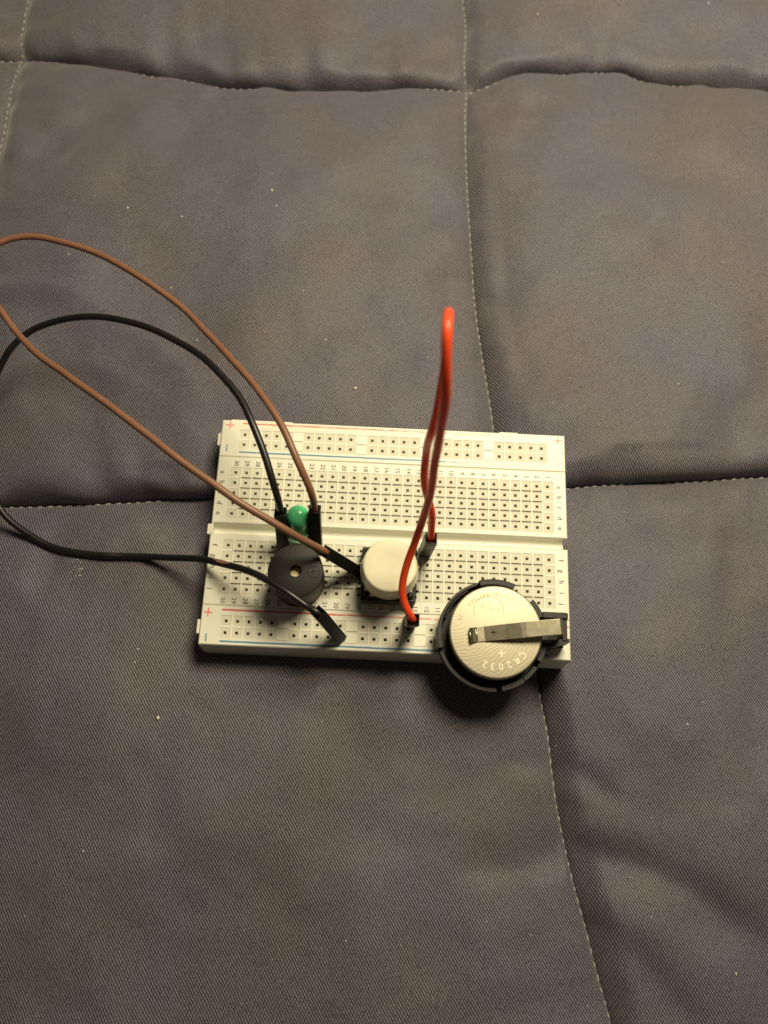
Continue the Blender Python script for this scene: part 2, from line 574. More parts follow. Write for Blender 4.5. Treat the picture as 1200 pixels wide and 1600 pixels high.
BX0, BX1, BY0, BY1 = -4.2, 4.2, -2.78, 2.74
def panel(c0, c1, r0, r1, res):
    n = res
    South = edge((c0, r1), (c1, r1), n)
    North = edge((c0, r0), (c1, r0), n)
    West = edge((c0, r0), (c0, r1), n)[::-1]
    East = edge((c1, r0), (c1, r1), n)[::-1]
    g = np.linspace(0, 1, n)
    # crowd the grid lines towards the seams where the cloth turns down
    g = 0.5 - 0.5 * np.cos(g * math.pi) if n > 80 else g
    g = 0.35 * np.linspace(0, 1, n) + 0.65 * g
    def rs(E):
        k = np.linspace(0, 1, n)
        return np.stack([np.interp(g, k, E[:, 0]), np.interp(g, k, E[:, 1])], 1)
    South, North, West, East = map(rs, (South, North, West, East))
    U, V = np.meshgrid(g, g, indexing='ij')
    P = ((1 - V)[..., None] * South[:, None] + V[..., None] * North[:, None]
         + (1 - U)[..., None] * West[None] + U[..., None] * East[None]
         - ((1 - U) * (1 - V))[..., None] * South[0] - (U * (1 - V))[..., None] * South[-1]
         - ((1 - U) * V)[..., None] * North[0] - (U * V)[..., None] * North[-1])
    X, Y = P[..., 0].copy(), P[..., 1].copy()
    w = np.linalg.norm(South[-1] - South[0]) * 0.5 + np.linalg.norm(North[-1] - North[0]) * 0.5
    hgt = np.linalg.norm(North[0] - South[0])
    dw, de, ds, dn = U * w, (1 - U) * w, V * hgt, (1 - V) * hgt
    # puffs roll over steeply on their near edge and slope gently on the far one
    rim = 1 + 0.35 * vnoise(X * 0.55 + 3, Y * 0.55 + 9, 21)
    a_s = 0.84 * roll(ds, 0.56 * rim) + 0.16 * profile(ds, 2.2)
    a_n = 0.18 * profile(dn, 0.25) + 0.82 * profile(dn, 2.8 * rim)
    kw = 0.18 if r0 in (0, 't') else 0.55
    a_w = kw * roll(dw, 0.55 * rim) + (1 - kw) * profile(dw, 2.2)
    if c0 == 'b':
        a_w = 0.62 + 0.18 * roll(dw, 0.5) + 0.20 * roll(dw, 2.6)      # this seam is only lightly drawn in
    ke = 0.0 if c0 == 'a' else 0.10
    a_e = ke * profile(de, 0.2) + (1 - ke) * profile(de, 2.4 * rim)
    if c0 == 'a':
        a_e = 0.62 + 0.38 * roll(de, 2.6)
    Z = ZS + (0.0 - ZS) * np.minimum(a_s, 1) * a_n * a_w * a_e
    dome = np.sin(np.pi * np.clip(U, 0, 1)) ** 0.6 * np.sin(np.pi * np.clip(V, 0, 1)) ** 0.6
    Z += 0.26 * dome
    # soft unevenness of the filling
    inner = np.clip(np.minimum(np.minimum(dw, de), np.minimum(ds, dn)) / 0.8, 0, 1)
    Z += inner * (0.20 * vnoise(X * 0.32 + 5, Y * 0.32 + 2, 31) + 0.085 * vnoise(X * 0.8 + 5, Y * 0.8 + 2, 33)
                  + 0.016 * vnoise(X * 2.1, Y * 2.1, 35))
    # puckers that start at the stitching and run out square to it
    for D, sx, kx, seed in ((ds, X, 1.0, 41), (dn, X, 1.0, 43), (dw, Y, 1.0, 45), (de, Y, 1.0, 47)):
        reach = 1.3 + 0.9 * vnoise(sx * 0.9, D * 0 + 2, seed + 1)
        Z += 0.085 * vnoise(sx * 1.7 + 0.35 * D, D * 0.45, seed) * (1 - np.exp(-D / 0.10)) * np.exp(-D / np.clip(reach, 0.4, None))
        Z += 0.012 * vnoise(sx * 4.5, D * 1.2, seed + 2) * (1 - np.exp(-D / 0.06)) * np.exp(-D / 0.4)
    if (c0, r0) == ('c', 1):
        Z += ridge_line(X, Y, [W2(880, 1325), W2(960, 1345), W2(1040, 1380), W2(1130, 1440), W2(1260, 1530)], 1.0, -0.30, 0, 0.42)
        Z += ridge_line(X, Y, [W2(900, 1360), W2(980, 1410), W2(1060, 1470), W2(1180, 1570)], 0.6, 0.12)
        Z += ridge_line(X, Y, [W2(905, 1430), W2(970, 1480), W2(1040, 1560), W2(1100, 1640)], 0.6, -0.12, 0, 0.35)
        Z += ridge_line(X, Y, [W2(858, 1195), W2(910, 1220), W2(970, 1270)], 0.5, -0.12, 0, 0.25)
    if (c0, r0) == ('b', 1):
        Z += ridge_line(X, Y, [W2(884, 1345), W2(830, 1348), W2(770, 1352), W2(690, 1345)], 0.5, -0.12, 0, 0.28)
        Z += ridge_line(X, Y, [W2(868, 1200), W2(810, 1190), W2(750, 1196)], 0.5, -0.09, 0, 0.25)
        Z += ridge_line(X, Y, [W2(-40, 1150), W2(40, 1220), W2(140, 1270), W2(260, 1290)], 0.9, -0.09)
    if (c0, r0) == ('b', 0):
        Z += ridge_line(X, Y, [W2(45, 320), W2(120, 250), W2(230, 170)], 0.55, -0.10)
        Z += ridge_line(X, Y, [W2(345, 150), W2(330, 210), W2(290, 270)], 0.35, -0.06)
        Z += ridge_line(X, Y, [W2(-30, 430), W2(60, 450), W2(160, 470)], 0.7, -0.10)
    if (c0, r0) == ('c', 0):
        Z += ridge_line(X, Y, [W2(735, 190), W2(800, 185), W2(900, 200)], 0.4, -0.07)
        Z += ridge_line(X, Y, [W2(735, 260), W2(790, 265), W2(850, 285)], 0.35, -0.06)
        Z += ridge_line(X, Y, [W2(745, 480), W2(800, 450), W2(900, 420)], 0.5, -0.06)
    # the board's weight flattens what lies under it
    ox = np.maximum(np.maximum(BX0 - X, X - BX1), 0)
    oy = np.maximum(np.maximum(BY0 - Y, Y - BY1), 0)
    away = np.hypot(ox, oy)
    top = -0.012 + 0.42 * (1 - np.exp(-away / 1.6))
    k = 0.04
    Z = np.where(Z > top, top + (Z - top) * (1 - np.exp(-away / 2.2)), Z)
    # the near edge bellies out over its seam
    ov = np.clip(ds / 0.6, 0, 1)
    Y = Y - 0.22 * np.sin(np.pi * np.clip(ov, 0, 1)) * (0.7 + 0.5 * vnoise(X * 0.8, Y * 0 + 4, 51)) * np.clip(np.minimum(dw, de) / 0.5, 0, 1)
    v = np.stack([X, Y, Z], -1).reshape(-1, 3)
    idx = np.arange(n * n).reshape(n, n)
    f = np.stack([idx[:-1, :-1], idx[1:, :-1], idx[1:, 1:], idx[:-1, 1:]], -1).reshape(-1, 4)
    me = bpy.data.meshes.new('quilted_square')
    me.vertices.add(len(v))
    me.vertices.foreach_set("co", v.ravel())
    me.loops.add(f.size)
    me.loops.foreach_set("vertex_index", f.ravel())
    me.polygons.add(len(f))
    me.polygons.foreach_set("loop_start", np.arange(0, f.size, 4))
    me.polygons.foreach_set("use_smooth", np.ones(len(f), bool))
    me.update(calc_edges=True)
    link('quilted_square', me, quilt, ['cloth'])

cols, rows = ['a', 'b', 'c', 'd'], ['t', 0, 1, 2, 3]
for i in range(3):
    for j in range(4):
        dense = i >= 1 and j in (0, 1, 2)
        panel(cols[i], cols[i + 1], rows[j], rows[j + 1], 190 if dense else (110 if i == 0 and j < 2 else 50))

bpy.context.view_layer.update()
QD = bpy.context.evaluated_depsgraph_get()
def drop(x, y):
    hit, loc, nor, *_ = S.ray_cast(QD, Vector((x, y, 5)), Vector((0, 0, -1)))
    return loc.z if hit else ZS
def stitches(p, q, pitch=0.245, ln=0.150):
    L = edge(p, q, 400)
    d = np.r_[0, np.cumsum(np.linalg.norm(np.diff(L, axis=0), axis=1))]
    mb = MB()
    s = 0.1
    while s < d[-1] - 0.1:
        x, y = np.interp(s, d, L[:, 0]), np.interp(s, d, L[:, 1])
        x2, y2 = np.interp(s + 0.05, d, L[:, 0]), np.interp(s + 0.05, d, L[:, 1])
        sx_, sy_ = (0.0, -0.05) if abs(x2 - x) > abs(y2 - y) else (-0.05, 0.0)
        if not (BX0 < x < BX1 and BY0 < y < BY1) and abs(x) < 16 and -14 < y < 21:
            a = math.atan2(y2 - y, x2 - x) + random.uniform(-0.16, 0.16)
            l = ln * random.uniform(0.75, 1.15)
            m = Matrix.Translation((x + sx_, y + sy_, drop(x + sx_, y + sy_) + 0.012)) @ Matrix.Rotation(a, 4, 'Z') @ Matrix.Diagonal((l / 2, 0.019, 0.018, 1))
            bm = bmesh.new()
            bmesh.ops.create_uvsphere(bm, u_segments=6, v_segments=4, radius=1)
            bmesh.ops.rotate(bm, verts=bm.verts, matrix=Matrix.Rotation(math.pi / 2, 3, 'Y'))
            mb.bm(bm, True, mtx=m)
        s += pitch * random.uniform(0.9, 1.1)
    if mb.v:
        mb.build('seam_stitching', ['thread'], quilt, kind='stuff', fix=False)
for p, q in ((('b', 0), ('c', 0)), (('c', 0), ('d', 0)), (('a', 0), ('b', 0)), (('b', 1), ('c', 1)), (('c', 1), ('d', 1)),
             (('c', 't'), ('c', 0)), (('c', 0), ('c', 1)), (('c', 1), ('c', 2)), (('b', 't'), ('b', 0)), (('b', 0), ('b', 1))):
    stitches(p, q)

# ------------------------------------------------------------------ the breadboard
PITCH = 0.254
ROW = dict(a=1.397, b=1.143, c=.889, d=.635, e=.381, f=-.381, g=-.635, h=-.889, i=-1.143, j=-1.397)
def colx(c):
    return (15.5 - c) * PITCH
RAILX = [-3.556 + k * PITCH for k in range(29) if k not in (5, 11, 17, 23)]
GAPX = [-3.556 + k * PITCH for k in (5, 11, 17, 23)]
ZT, ZF, ZB = 0.85, 0.839, -0.03
RP, RM = 2.363, 2.108                              # far rail: + row, - row
board = thing('breadboard', 'small white solderless breadboard with printed rows a to j, lying on the grey quilt', 'breadboard')

def slab(mb, x0, x1, y0, y1, fields, pads=(), draft=(0, 0)):
    """top plate with sunken fields of square holes; fields: (fx0, fx1, fy0, fy1, hole xs, hole ys)"""
    h = 0.033
    e = 0.02
    xs, ys = {x0 + e, x1 - e}, {y0 + e, y1 - e}
    holes = []
    for fx0, fx1, fy0, fy1, hx, hy in fields:
        xs |= {fx0, fx1}
        ys |= {fy0, fy1}
        for a in hx:
            xs |= {a - h, a + h}
        for c in hy:
            ys |= {c - h, c + h}
        holes += [(a, c) for a in hx for c in hy]
    for a, b, c, d in pads:
        xs |= {a, b}
        ys |= {c, d}
    def uniq(s):
        o = []
        for q in sorted(s):
            if not o or q - o[-1] > 1e-4:
                o.append(q)
        return o
    xs, ys = uniq(xs), uniq(ys)
    H = np.full((len(xs) - 1, len(ys) - 1), ZT)
    K = np.zeros(H.shape, int)
    cx, cy = [(a + b) / 2 for a, b in zip(xs, xs[1:])], [(a + b) / 2 for a, b in zip(ys, ys[1:])]
    for i, x in enumerate(cx):
        for j, y in enumerate(cy):
            for fx0, fx1, fy0, fy1, hx, hy in fields:
                if fx0 < x < fx1 and fy0 < y < fy1:
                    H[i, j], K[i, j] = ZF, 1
                    if min(abs(x - a) for a in hx) < h and min(abs(y - c) for c in hy) < h:
                        H[i, j], K[i, j] = ZF - 0.17, 2
            for a, b, c, d in pads:
                if a < x < b and c < y < d:
                    H[i, j], K[i, j] = ZT + 0.004, 3
    for i in range(len(xs) - 1):
        for j in range(len(ys) - 1):
            z = H[i, j]
            a, b, c, d = xs[i], xs[i + 1], ys[j], ys[j + 1]
            mb.add([(a, c, z), (b, c, z), (b, d, z), (a, d, z)], [(0, 1, 2, 3)], mi=int(K[i, j]))
            if i + 2 < len(xs) and abs(H[i + 1, j] - z) > 1e-6:
                z2 = H[i + 1, j]
                q = [(b, c, z), (b, d, z), (b, d, z2), (b, c, z2)]
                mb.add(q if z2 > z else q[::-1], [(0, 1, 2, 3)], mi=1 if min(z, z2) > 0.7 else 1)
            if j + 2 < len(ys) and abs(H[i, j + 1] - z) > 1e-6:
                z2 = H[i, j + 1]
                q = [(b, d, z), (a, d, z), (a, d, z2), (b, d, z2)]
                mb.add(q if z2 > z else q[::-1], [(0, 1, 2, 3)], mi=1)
    X0, X1, Y0, Y1 = x0 + e, x1 - e, y0 + e, y1 - e
    top = [(X0, Y0, ZT), (X1, Y0, ZT), (X1, Y1, ZT), (X0, Y1, ZT)]
    sh = [(x0, y0, ZT - e), (x1, y0, ZT - e), (x1, y1, ZT - e), (x0, y1, ZT - e)]
    bt = [(x0, y0 - draft[0], ZB), (x1, y0 - draft[0], ZB), (x1, y1 + draft[1], ZB), (x0, y1 + draft[1], ZB)]
    v = top + sh + bt
    f = []
    for k in range(4):
        k2 = (k + 1) % 4
        f.append((4 + k, 4 + k2, k2, k))
        f.append((8 + k, 8 + k2, 4 + k2, 4 + k))
    f.append((11, 10, 9, 8))
    mb.add(v, f)

def ridges(mb, xs, ys, x0, x1, y0, y1):
    """low rounded ribs between the holes"""
    w, z0, z1 = 0.026, ZF - 0.003, ZT + 0.003
    def rib(ax, c, a, b, z1):
        prof = [(-w, z0), (-w * 0.72, z1 - 0.010), (-w * 0.36, z1 - 0.001), (w * 0.36, z1 - 0.001), (w * 0.72, z1 - 0.010), (w, z0)]
        v = []
        if ax == 'x':
            prof = [(-w, ZF - 0.001), (-w * 0.7, z1 - 0.004), (-w * 0.3, z1), (w * 0.3, z1), (w * 0.7, z1 - 0.004), (w, ZF - 0.001)]
        for t in (a, b):
            for q, z in prof:
                v.append((c + q, t, z) if ax == 'y' else (t, c + q, z))
        k = len(prof)
        f = [(i, i + 1, k + i + 1, k + i) for i in range(k - 1)] + [tuple(range(k)), tuple(range(k, 2 * k))[::-1]]
        if ax == 'x':
            f = [q[::-1] for q in f]
        mb.add(v, f)
    for x in xs:
        rib('y', x, y0, y1, z1)
    for y in ys:
        st = [x0] + [x for x in xs] + [x1]
        for a, b in zip(st, st[1:]):
            rib('x', y, a + (w if a != x0 else 0), b - (w if b != x1 else 0), ZF + 0.008)

# centre block with its two fields, the channel between them and a tab at the left
c = MB()
XL, XR = -4.12, 4.12
XF0, XF1 = colx(30) - 0.125, colx(1) + 0.125
cols30 = [colx(k) for k in range(1, 31)]
slab(c, XL, XR, 0.140, 1.783, [(XF0, XF1, ROW['e'] - .125, ROW['a'] + .125, cols30, [ROW[k] for k in 'abcde'])])
slab(c, XL, XR, -1.776, -0.125, [(XF0, XF1, ROW['j'] - .125, ROW['f'] + .125, cols30, [ROW[k] for k in 'fghij'])])
cp = [(0.1385, 0.832), (0.118, 0.72), (0.07, 0.655), (0.0, 0.64), (-0.06, 0.655), (-0.10, 0.74), (-0.1235, 0.832)]
k = len(cp)
v = [(x, y, z) for x in (XL, 4.055) for y, z in cp] + [(x, y, ZB) for x in (XL, 4.055) for y in (cp[0][0], cp[-1][0])]
f = [(i, k + i, k + i + 1, i + 1) for i in range(k - 1)]
f += [tuple(range(k)) + (2 * k + 1, 2 * k), tuple(range(2 * k - 1, k - 1, -1)) + (2 * k + 2, 2 * k + 3)]
c.add(v, f)
block = c.build('terminal_block', ['board', 'cell', 'hole', 'ridge'], board, fix=False)
r = MB()
for a, b in (('e', 'a'), ('j', 'f')):
    ridges(r, [colx(q) + PITCH / 2 for q in range(2, 31)], [ROW[b] - PITCH * (q + .5) for q in range(4)], XF0, XF1, ROW[a] - .125, ROW[b] + .125)
r.build('rib_grid', ['ridge'], block)
for y0, y1, z0 in ((-0.14, 0.115, 0.55),):
    t = MB()
    t.box((XL - 0.085, y0, 0.10), (XL + 0.02, y1, 0.835), 0.018)
    t.box((XL + 0.005, -0.12, 0.6), (XL + 0.05, 0.132, 0.853), 0.01)
    t.build('side_tab', ['board'], block)

def rail(sgn, yp, ym, y0, y1, draft, tabs):
    b = MB()
    ylo, yhi = min(yp, ym) - .120, max(yp, ym) + .120
    fields, pads = [], []
    fields.append((RAILX[0] - .122, RAILX[-1] + .122, ylo, yhi, RAILX, [yp, ym]))
    for x in GAPX:
        for y in (yp, ym):
            pads.append((x - .128, x + .128, y - .112, y + .112))
    slab(b, XL, XR, y0, y1, fields, pads, draft)
    o = b.build('power_rail', ['board', 'cell', 'hole', 'ridge'], board, fix=False)
    for g in range(5):
        r = MB()
        xs = RAILX[g * 5:g * 5 + 5]
        ridges(r, [q + PITCH / 2 for q in xs[:-1]], [(yp + ym) / 2], xs[0] - .122, xs[-1] + .122, ylo, yhi)
        r.build('rib_grid', ['ridge'], o)
    for a, bb in tabs:
        t = MB()
        t.box(a, bb, 0.015)
        t.build('side_tab', ['board'], o)
    return o
rail_far = rail(1, RP, RM, 1.789, 2.722, (0, 0.0),
                [((XL - 0.085, 2.08, 0.10), (XL + 0.02, 2.40, 0.79)), ((-3.92, 2.70, 0.2), (-2.45, 2.765, 0.80)), ((2.55, 2.70, 0.2), (3.0, 2.765, 0.80))])
rail_near = rail(-1, -2.121, -2.383, -2.664, -1.782, (0.075, 0),
                 [((XL - 0.085, -2.42, 0.10), (XL + 0.02, -2.10, 0.79))])

def line(x0, x1, y, w, mname, parent, name):
    mb = MB()
    n = 60
    v, f = [], []
    for i in range(n + 1):
        x = x0 + (x1 - x0) * i / n
        j = 0.0025 * math.sin(i * 1.7) + 0.002 * math.sin(i * 0.61)
        v += [(x, y - w / 2 + j, ZT + 0.004), (x, y + w / 2 + j * 0.6, ZT + 0.004)]
    for i in range(n):
        f.append((2 * i, 2 * i + 2, 2 * i + 3, 2 * i + 1))
    mb.add(v, f)
    mb.build(name, [mname], parent, fix=False)
line(-3.62, 3.48, 2.645, 0.030, 'red_ink', rail_far, 'red_stripe')
line(-3.65, 3.62, 1.908, 0.034, 'blue_ink', rail_far, 'blue_stripe')
line(-3.67, 3.62, -1.876, 0.038, 'red_ink_low', rail_near, 'red_stripe')
line(-3.655, 3.62, -2.578, 0.036, 'blue_ink_low', rail_near, 'blue_stripe')
def plus_minus(px, py, parent, sgn, s=0.19):
    p = at(px, py, ZT)
    mb = MB()
    z = ZT + 0.004
    def q(a, b):
        mb.add([(p.x - a, p.y - b, z), (p.x + a, p.y - b, z), (p.x + a, p.y + b, z), (p.x - a, p.y + b, z)], [(0, 1, 2, 3)])
    t = 0.014
    if sgn == '+':
        n = s / 2
        mb.add([(p.x + a, p.y + b, z) for a, b in ((-n, -t), (-t, -t), (-t, -n), (t, -n), (t, -t), (n, -t), (n, t), (t, t), (t, n), (-t, n), (-t, t), (-n, t))],
               [tuple(range(12))])
        mb.build('plus_mark', ['red_mark'], parent, fix=False)
    else:
        q(t, 0.088)
        mb.build('minus_mark', ['blue_mark'], parent, fix=False)
plus_minus(360.0, 664, rail_far, '+')
plus_minus(354.3, 700, rail_far, '-')
plus_minus(871.5, 688.5, rail_far, '+')
plus_minus(872.6, 725.7, rail_far, '-')
plus_minus(325.3, 956.3, rail_near, '+')
plus_minus(321.8, 995.3, rail_near, '-')
plus_minus(882.5, 980, rail_near, '+')
plus_minus(881, 1020.5, rail_near, '-')

def print_on(name, body, x, y, size):
    mb = MB()
    glyphs(mb, body, 0, 0, 0, -math.pi / 2, size)
    o = mb.build(name, ['ink'], block, fix=False)
    o.location = (x, y, ZT + 0.004)
for q in range(1, 31):
    for y in (1.625, -1.665):
        print_on('column_number', str(q), colx(q) + random.uniform(-.006, .006), y, 0.145)
for ch in 'abcdefghij':
    print_on('row_letter', ch, -3.985, ROW[ch] - 0.01, 0.175)
    print_on('row_letter', ch, 3.955, ROW[ch] - 0.01, 0.170)

# ------------------------------------------------------------------ jumper wires
def frame(base, top, xref=Vector((1, 0, 0))):
    z = (top - base).normalized()
    x = (xref - z * xref.dot(z)).normalized()
    y = z.cross(x)
    m = Matrix((x, y, z)).transposed().to_4x4()
    return Matrix.Translation(base) @ m

def top_at(base, px, py, L=1.40):
    """where the upper end of a plug of length L that stands at base appears at this point of the photograph"""
    lo, hi = base.z + 0.02, base.z + L
    best = None
    for i in range(400):
        z = hi - (hi - lo) * i / 400
        p = at(px, py, z)
        e = abs((p - base).length - L)
        if best is None or e < best[0]:
            best = (e, p)
    return best[1]

def plug(parent, base, top, xref=Vector((1, 0, 0)), L=1.40):
    """square black housing: open at the top, a latch window on its near side, a pin below"""
    m = frame(base, top, xref)
    w, t = 0.125, 0.026
    mb = MB()
    o = [(-w, -w), (w, -w), (w, w), (-w, w)]
    i_ = [(-w + t, -w + t), (w - t, -w + t), (w - t, w - t), (-w + t, w - t)]
    ch = 0.010
    oc = [(-w + ch, -w + ch), (w - ch, -w + ch), (w - ch, w - ch), (-w + ch, w - ch)]
    v = [m @ Vector((x, y, 0)) for x, y in o] + [m @ Vector((x, y, L - ch)) for x, y in o] + [m @ Vector((x, y, L)) for x, y in oc] \
        + [m @ Vector((x, y, L)) for x, y in i_] + [m @ Vector((x * .9, y * .9, L - 0.28)) for x, y in i_]
    f = [(3, 2, 1, 0)]
    for k in range(4):
        k2 = (k + 1) % 4
        for a in (0, 4, 8, 12):
            f.append((a + k, a + k2, a + 4 + k2, a + 4 + k))
    f.append((16, 17, 18, 19))
    mb.add(v, f)
    h = mb.build('plug_housing', ['black'], parent)
    mb = MB()
    mb.box((-0.062, -w - 0.006, 0.50), (0.062, -w + 0.01, 0.72), 0.004, mtx=m)
    mb.build('latch', ['black'], h)
    mb = MB()
    mb.box((-0.102, -w - 0.004, L - 0.17), (0.102, -w + 0.01, L - 0.145), 0.003, mtx=m)
    mb.build('rim_band', ['black'], h)
    mb = MB()
    mb.box((-0.03, -0.03, -0.30), (0.03, 0.03, 0.0), 0.004, mtx=m)
    mb.build('pin', ['pin'], parent)
    mb = MB()
    mb.box((-0.055, -0.055, L - 0.32), (0.055, 0.055, L - 0.20), 0.01, mtx=m)
    mb.build('crimp', ['pin'], parent)
    return m @ Vector((0, 0, L - 0.26)), m @ Vector((0, 0, L - 0.02)), m @ Vector((0, 0, L + 0.12))

def wire(name, label, pts, ends, matn, r=0.078, patch=None):
    t = thing(name, label, 'jumper wire', tuple(ends[0][0]), 'jumper wires plugged into the breadboard')
    o = Vector(ends[0][0])
    b0, t0 = Vector(ends[0][0]) - o, Vector(ends[0][1]) - o
    b1, t1 = Vector(ends[1][0]) - o, Vector(ends[1][1]) - o
    s0 = plug(t, b0, t0, *ends[0][2:])
    s1 = plug(t, b1, t1, *ends[1][2:])
    path = [s0[0], s0[1]] + [at(*p) - o for p in pts] + [s1[1], s1[0]]
    P = spline(path)
    ph = [random.uniform(0, 6) for _ in range(6)]
    L_ = len(P)
    for k in range(L_):                            # small bends left in the insulation
        e_ = min(1, k / 30, (L_ - 1 - k) / 30)
        P[k] = P[k] + Vector([e_ * (0.008 * math.sin(k * 0.085 + ph[a]) + 0.005 * math.sin(k * 0.21 + ph[a + 3])) for a in range(3)])
    up = []
    for p in P:                                    # a wire lies on the cloth, never in it
        w = p + o
        g = drop(w.x, w.y) + r + 0.004 if abs(w.x) > 4.4 else -9
        up.append(max(0.0, g - w.z))
    for _ in range(10):
        up = [max(up[i], (up[max(i - 1, 0)] + up[i] + up[min(i + 1, len(up) - 1)]) / 3) for i in range(len(up))]
    P = [p + (CP - o - p).normalized() * (u * 1.05) for p, u in zip(P, up)]
    mb = MB()
    tube(mb, P, r)
    ins = mb.build('insulation', [matn], t)
    if patch:  # short pinkish-brown patch of colour on the upper side of the wire
        c = at(*patch) - o
        i = min(range(len(P)), key=lambda k: (P[k] - c).length)
        mb = MB()
        n = 5
        v, f = [], []
        seg = P[i - n:i + n + 1]
        for a, p in enumerate(seg):
            tdir = (seg[min(a + 1, 2 * n)] - seg[max(a - 1, 0)]).normalized()
            view = (CP - o - p).normalized()
            side = tdir.cross(Vector((0.25, 0.45, 1))).normalized()
            up = side.cross(tdir)
            wd = 0.75 * math.sin(math.pi * (a + 0.4) / (2 * n + 0.8)) * (1 + 0.2 * math.sin(a * 2.3))
            for b in range(7):
                th = (b / 6 * 2 - 1) * wd
                v.append(p + (up * math.cos(th) + side * math.sin(th)) * (r + 0.0025))
        for a in range(2 * n):
            for b in range(6):
                f.append((a * 7 + b, (a + 1) * 7 + b, (a + 1) * 7 + b + 1, a * 7 + b + 1))
        mb.add(v, f, True)
        mb.build('patch', ['patch'], ins, 'pinkish-brown patch on the black insulation')
    return t

def hole(c, r, z=0.87):
    return Vector((colx(c), ROW[r], z))
def rhole(idx, y, z=0.87):
    return Vector((-3.556 + idx * PITCH, y, z))

b1 = hole(22, 'f'); b2 = hole(18, 'h')
brown_ends = [(b1, top_at(b1, 491.5, 795)), (b2, top_at(b2, 508.5, 862), Vector((0.75, 1, 0)))]
wire('jumper_wire', 'brown jumper wire arching off to the left from beside the green LED',
     [(488, 775, 2.62), (477, 745, 2.95), (462, 711, 3.15), (433, 652, 3.15), (396, 602, 3.0), (354, 552, 2.7), (283, 480, 2.1), (217, 432, 2.1), (167, 402, 2.0),
      (104, 380, 1.95), (42, 370, 1.95), (5, 377, 1.95), (-28, 395, 2.0), (-40, 425, 2.1), (-25, 455, 2.2), (0, 484, 2.35), (25, 519, 2.35), (54, 548, 2.6), (104, 586, 2.9), (167, 632, 3.15),
      (208, 661, 3.25), (267, 707, 3.3), (333, 757, 3.25), (375, 786, 3.15), (417, 811, 3.0), (458, 834, 2.75), (490, 852, 2.35)],
     brown_ends, 'brown_wire')
k1 = hole(25, 'f'); k2 = rhole(10, -2.383)
black_ends = [(k1, top_at(k1, 438, 799)), (k2, top_at(k2, 497, 957), Vector((0.9, 1, 0)))]
wire('jumper_wire', 'black jumper wire looping down the left side to the lower power rail',
     [(435, 782, 2.6), (425, 748, 2.95), (400, 673, 3.15), (375, 623, 3.1), (346, 586, 3.0), (312, 555, 2.8), (271, 530, 2.5), (217, 507, 2.3), (167, 496, 2.1),
      (125, 495, 1.9), (83, 503, 1.7), (46, 519, 1.5), (17, 544, 1.3), (0, 573, 1.1), (-20, 625, 0.95), (-27, 690, 0.65), (-20, 745, 0.52), (0, 794, 0.42), (17, 815, 0.36),
      (46, 836, 0.28), (83, 855, 0.22), (133, 866, 0.2), (208, 869, 0.3), (271, 871, 0.62), (321, 875, 1.08), (360, 884, 1.45), (400, 897, 1.82), (425, 910, 2.02), (455, 930, 2.12), (480, 948, 2.05)],
     black_ends, 'black_wire', patch=(349, 881, 1.35))
r1 = Vector((0.82, -0.34, 0.87)); r2 = Vector((0.525, -1.97, 0.87))
red_ends = [(r1, top_at(r1, 674, 841)), (r2, top_at(r2, 646, 968.5))]
wire('jumper_wire', 'red jumper wire in a tall upright loop over the white button',
     [(674, 825, 2.55), (675, 803, 3.0), (671, 787, 3.3), (666, 772, 3.6), (662, 745, 4.1), (666, 710, 4.7), (675, 672, 5.7), (685, 635, 6.3), (693, 585, 6.8), (697, 540, 7.15), (699.5, 512, 7.45),
      (700.5, 495, 7.7), (701, 489, 8.15), (701, 492, 8.55), (700, 508, 8.75), (699, 535, 8.65), (697, 585, 8.3), (694, 635, 7.75), (687, 677, 7.0), (682, 710, 6.3), (677, 747, 5.45), (669, 785, 4.55), (656, 822, 3.65),
      (646, 855, 3.2), (637, 880, 2.95), (630, 905, 2.75), (628, 925, 2.62), (632, 943, 2.5), (640, 960, 2.4)],
     red_ends, 'red_wire')

# ------------------------------------------------------------------ LED
base, tip = at(467, 837, 1.24), at(466, 806, 1.80)
m = frame(base, tip)
led = thing('led', 'green rounded LED standing between the two black plugs behind the buzzer', 'LED', tuple(base))
inv = Matrix.Translation(-base)
m = inv @ m
R = 0.262
mb = MB()
prof = [(0.0, 0.02), (0.215, 0.02), (0.222, 0.05), (0.222, 0.26)]
prof += [(0.222, 0.60)] + [(0.222 * math.cos(a), 0.60 + 0.222 * math.sin(a)) for a in [math.radians(d) for d in range(8, 90, 8)]] + [(0.0, 0.822)]
prof = [(R, 0.20), (R, 0.60)] + [(R * math.cos(a), 0.60 + R * math.sin(a)) for a in [math.radians(d) for d in range(6, 90, 7)]] + [(0.0, 0.85)]
mb.lathe([(0.0, 0.20)] + prof, 40, m)
lens = mb.build('lens', ['led'], led)
mb = MB()
mb.lathe([(0.0, 0.0), (0.285, 0.0), (0.29, 0.01), (0.29, 0.085), (0.28, 0.095), (0.255, 0.10), (R + 0.001, 0.12), (R + 0.001, 0.205), (0.0, 0.206)], 40, m)
mb.build('flange', ['led_base'], led, 'paler green lower collar of the LED')
mb = MB()
foot = [hole(24, 'f', 0.6), hole(23, 'f', 0.6)]
for sx, ft in ((-0.127, foot[0]), (0.127, foot[1])):
    mb = MB()
    p = [m @ Vector((sx, 0, 0.06)), m @ Vector((sx, 0, -0.12)), (ft - base) + Vector((0, 0, 0.28)), (ft - base)]
    tube(mb, spline(p, 0.04), 0.026, 8)
    mb.build('leg', ['pin'], led)

